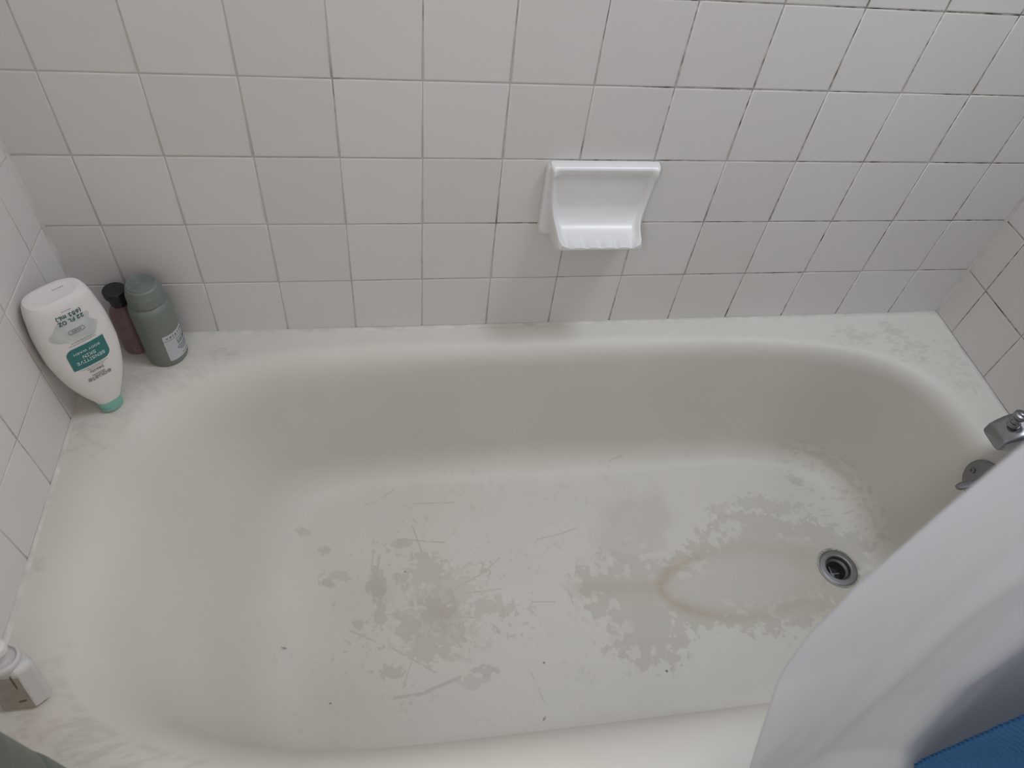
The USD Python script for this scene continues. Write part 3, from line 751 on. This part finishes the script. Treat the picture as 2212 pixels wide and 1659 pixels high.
# dusky pink bottle between the two
pinkb = thing('gel_bottle', 'small translucent dusky pink bottle with black cap, half hidden between two taller bottles', 'bottle', (-0.4505, -0.0240, RIM))
obj('bottle_body', lathe(rounded([(0.0001, 0.0), (0.0165, 0.0), (0.0197, 0.004), (0.0197, 0.076), (0.0180, 0.085), (0.0115, 0.0915), (0.0108, 0.0960), (0.0001, 0.0960)], 0.006, 6), 72), m_pinkgel, pinkb, smooth=45)
obj('cap', lathe(rounded([(0.0001, 0.095), (0.0115, 0.095), (0.0122, 0.097), (0.0126, 0.108), (0.0160, 0.112), (0.0165, 0.122), (0.0150, 0.1240), (0.0001, 0.1245)], 0.002, 5), 64), m_black, pinkb, smooth=40, label='black flip cap')
wp = wrap(0.0197, math.radians(-90), 0.0)
sq = sg.box(0.002, 0.012, 0.010, 0.020)
m_pink_ink = mat('pale_pink_ink', (0.36, 0.27, 0.27), 0.5)
obj('printed_square', decal(flat(sq.difference(sq.buffer(-0.0014)), 0.0004), wp, 0.003), m_pink_ink, pinkb, smooth=False)
tag(obj('fine_print', trimesh.util.concatenate([decal(lettering('oz', 0.006, 0.0, 0.056, 0.0004), wp), decal(hint_lines([(0.003, 0.049, 0.008), (0.003, 0.046, 0.010), (0.005, 0.074, 0.012), (0.005, 0.080, 0.012)], 0.001, 0.0003), wp)]), m_pink_ink, pinkb, smooth=False), kind='stuff')

# white pump dispenser on the front corner of the rim, leaning a little
disp = thing('pump_dispenser', 'white square pump dispenser on the front left corner of the tub rim', 'soap dispenser',
             matrix=frame((-0.4754, -0.5590, RIM + 0.003), (0.0, 0.233, 1.0), (1, 0.0, 0)))
m_olive_panel = mat('soap_film', (0.36, 0.34, 0.28), 0.5, noise_amt=0.15, noise_scale=60)  # flat olive tone for the dispenser's front panel


def chamfered(a, b, c, z, n=6):
    k = sg.Polygon([(-a + c, -b), (a - c, -b), (a, -b + c), (a, b - c), (a - c, b), (-a + c, b), (-a, b - c), (-a, -b + c)])
    p = k.buffer(-0.003).buffer(0.003, 4)
    xy = np.array(p.exterior.coords)[:-1]
    return np.column_stack([xy, np.full(len(xy), z)])


ch_ = []
for a_, z_ in ((0.0274, 0.0), (0.028, 0.0012), (0.028, 0.060), (0.0272, 0.0645), (0.0250, 0.0680), (0.0220, 0.0698)):
    r_ = sg.LinearRing(chamfered(a_, a_ - 0.0145, 0.0105, 0.0)[:, :2])
    ch_.append(np.array([(*r_.interpolate(t, normalized=True).coords[0], z_) for t in np.linspace(0, 1, 96, endpoint=False)]))
obj('dispenser_body', loft(ch_), m_dispenser, disp, smooth=50)
obj('collar', lathe(rounded([(0.0001, 0.064), (0.0165, 0.064), (0.0185, 0.070), (0.0185, 0.0745), (0.0172, 0.0768), (0.0155, 0.0768), (0.0140, 0.0735), (0.006, 0.0735), (0.006, 0.088), (0.0001, 0.088)], 0.001), 56), m_dispenser, disp, smooth=40)
ph = trimesh.util.concatenate([lathe(rounded([(0.0001, 0.087), (0.0105, 0.087), (0.0115, 0.089), (0.0115, 0.096), (0.0095, 0.0985), (0.0001, 0.0990)], 0.0015), 48), box(-0.036, 0.0, -0.0045, 0.0045, 0.088, 0.096)])
obj('pump_head', ph, m_white_plastic, disp, smooth=40)
obj('soap_film', box(-0.0165, 0.0165, -0.01385, -0.0133, 0.001, 0.058), m_olive_panel, disp, smooth=False, label='dull olive panel on the front face')  # thin olive panel laid over the front face
for cx, cz, a_, b_ in ((0.0100, 0.050, 0.0011, 0.013), (0.008, 0.0145, 0.0048, 0.0016)):  # one upright and one lying dark ellipse on the panel
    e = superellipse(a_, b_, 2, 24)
    obj('soap_residue', loft([np.column_stack([e[:, 0] + cx, np.full(24, -0.0137 - d), cz + e[:, 1] + (0.25 * e[:, 0] if a_ > b_ else 0)]) for d in (0, 0.0005)]), m_dark_mark, disp, smooth=False, label='dark streak on the front face')

# big dark sage bottle in the picture's lower left corner
big = thing('conditioner_bottle', 'large dark green bottle on the front rim of the tub beside the white dispenser', 'bottle', (-0.3950, -0.7030, RIM))
obj('bottle_body', lathe(rounded([(0.0001, 0.0), (0.042, 0.0), (0.045, 0.004), (0.045, 0.150), (0.0440, 0.166), (0.0400, 0.1760), (0.0390, 0.2300), (0.0001, 0.230)], 0.010, 7), 96), m_sage_dark, big, smooth=45)
obj('cap', lathe(rounded([(0.0001, 0.1780), (0.0418, 0.1780), (0.0432, 0.181), (0.0430, 0.257), (0.0400, 0.2710), (0.0330, 0.2760), (0.0325, 0.2750), (0.0001, 0.2750)], 0.006, 6), 96), m_sage_dark, big, smooth=40)


# ------------------------------------------------------------------ curtains
def sheet(xs, zs, yfun, xfun=None, thick=0.0):
    X, Z = np.meshgrid(xs, zs, indexing='ij')
    Y = yfun(X, Z)
    XX = X if xfun is None else xfun(X, Z)
    v = np.stack([XX, Y, Z], -1).reshape(-1, 3)
    n, k = len(xs), len(zs)
    i, j = np.meshgrid(np.arange(n - 1), np.arange(k - 1), indexing='ij')
    a, b, c, d = (i * k + j).ravel(), ((i + 1) * k + j).ravel(), ((i + 1) * k + j + 1).ravel(), (i * k + j + 1).ravel()
    f = np.vstack([np.stack([a, b, c], 1), np.stack([a, c, d], 1)])
    if thick:
        m = trimesh.Trimesh(v, f, process=False)
        off = v + m.vertex_normals * thick
        rim_idx = np.concatenate([np.arange(k), np.arange(1, n) * k + k - 1, ((n - 1) * k + np.arange(k - 1)[::-1]), (np.arange(1, n - 1)[::-1] * k)])
        q = np.roll(rim_idx, -1)
        N = len(v)
        f = np.vstack([f[:, ::-1], f + N, np.stack([rim_idx, q, q + N], 1), np.stack([rim_idx, q + N, rim_idx + N], 1)])
        v = np.vstack([v, off])
    return v, f


RODY, RODZ = -0.733, 1.95
EDGE = 0.217


def liner_y(X, Z):
    base = np.interp(Z, [0.1, 0.40, 0.43, 0.47, 0.60, 0.70, 0.80, 1.0, 1.6, 1.93], [-0.7775, -0.7765, -0.756, -0.738, -0.734, -0.728, -0.722, -0.720, -0.720, -0.7285])
    d = X - EDGE
    base = base + 0.10 * np.clip(d, 0, 0.3) * np.interp(Z, [0.42, 0.6, 1.6, 1.9], [0, 1, 1, 0])
    free = np.interp(Z, [0.1, 0.40, 0.60, 0.678, 0.714, 0.755, 0.7755, 0.793, 0.8347, 0.8556, 0.887, 0.912, 0.956, 1.02, 1.068, 1.6, 1.93],
                     [-0.7800, -0.785, -0.788, -0.7682, -0.753, -0.7373, -0.7290, -0.7249, -0.7193, -0.7179, -0.717, -0.7158, -0.7162, -0.7171, -0.7188, -0.720, -0.7285])
    out = (free - 0.0018 - base) * np.exp(-np.clip(d, 0, 1) / 0.07)                 # the free edge swings out a little
    amp = 0.0065 * smoothstep(0.03, 0.25, d) * np.interp(Z, [0.38, 0.46, 0.9, 1.7, 1.93], [0.0, 0.8, 1.0, 1.0, 0.05])
    fold = amp * np.sin(d * 2 * np.pi / 0.155 + 0.5 * np.sin(Z * 3) - 0.6) + 0.0008 * smoothstep(0.02, 0.1, d) * np.sin(d * 2 * np.pi / 0.061 + Z * 4)
    return base + out + fold


lz = np.concatenate([np.linspace(0.15, 0.45, 12)[:-1], np.linspace(0.45, 1.1, 110)[:-1], np.linspace(1.1, 1.9300, 20)])
ln = thing('shower_liner', 'plain white shower curtain liner hanging along the right front edge of the bathtub', 'shower curtain', (0, 0, 0))
obj('liner_sheet', sheet(np.linspace(EDGE, 0.975, 330), lz, liner_y, thick=0.0006), m_liner, ln, smooth=True)

WP = 0.0080
BEDGE = 0.500


def blue_y(X, Z):
    base = np.interp(Z, [0.1, 0.39, 0.43, 0.46, 0.48, 1.6, 1.93], [-0.801, -0.800, -0.780, -0.7535, -0.7515, -0.7515, -0.7385])
    d = X - BEDGE
    fold = 0.004 * smoothstep(0.05, 0.2, d) * np.sin(d * 2 * np.pi / 0.22 + 0.4) * np.interp(Z, [0.4, 1.7, 1.93], [1, 1, 0.05])
    wa = np.sin(np.pi * X / WP) ** 2 * np.sin(np.pi * Z / WP) ** 2
    return base + fold - 0.0030 * (wa - 0.25)


def blue_x(X, Z):
    k = np.exp(-(X - BEDGE) / 0.01)
    return X + k * (0.0011 * np.abs(np.sin(np.pi * Z / WP)) + 0.0022 * (noise(np.stack([Z * 60, Z * 0, Z * 0], -1), 5) - 0.5))


bzs = np.concatenate([np.linspace(0.12, 0.42, 16)[:-1], np.arange(0.42, 0.76, 0.0013), np.linspace(0.76, 1.9300, 30)])
bxs = np.concatenate([np.arange(BEDGE, 0.80, 0.0013), np.linspace(0.80, 0.975, 40)])
bc = thing('shower_curtain', 'bright blue waffle-weave fabric shower curtain in the lower right corner, outside the white liner', 'shower curtain', (0, 0, 0))
obj('curtain_sheet', sheet(bxs, bzs, blue_y, blue_x, thick=0.001), m_blue, bc, smooth=True)

rod = thing('curtain_rod', 'chrome shower curtain rod spanning the two side walls above the bathtub', 'curtain rod', (0, 0, 0))
cyl = lambda r, x0, x1: trimesh.creation.cylinder(r, segment=((x0, RODY, RODZ), (x1, RODY, RODZ)), sections=40)
obj('rod_tube', cyl(0.0125, XL + 0.0005, XR - 0.0005), m_chrome, rod, smooth=40)
obj('wall_flange', cyl(0.0185, XL + 0.0003, XL + 0.014), m_chrome, rod, smooth=40)
obj('wall_flange', cyl(0.0185, XR - 0.014, XR - 0.0003), m_chrome, rod, smooth=40)
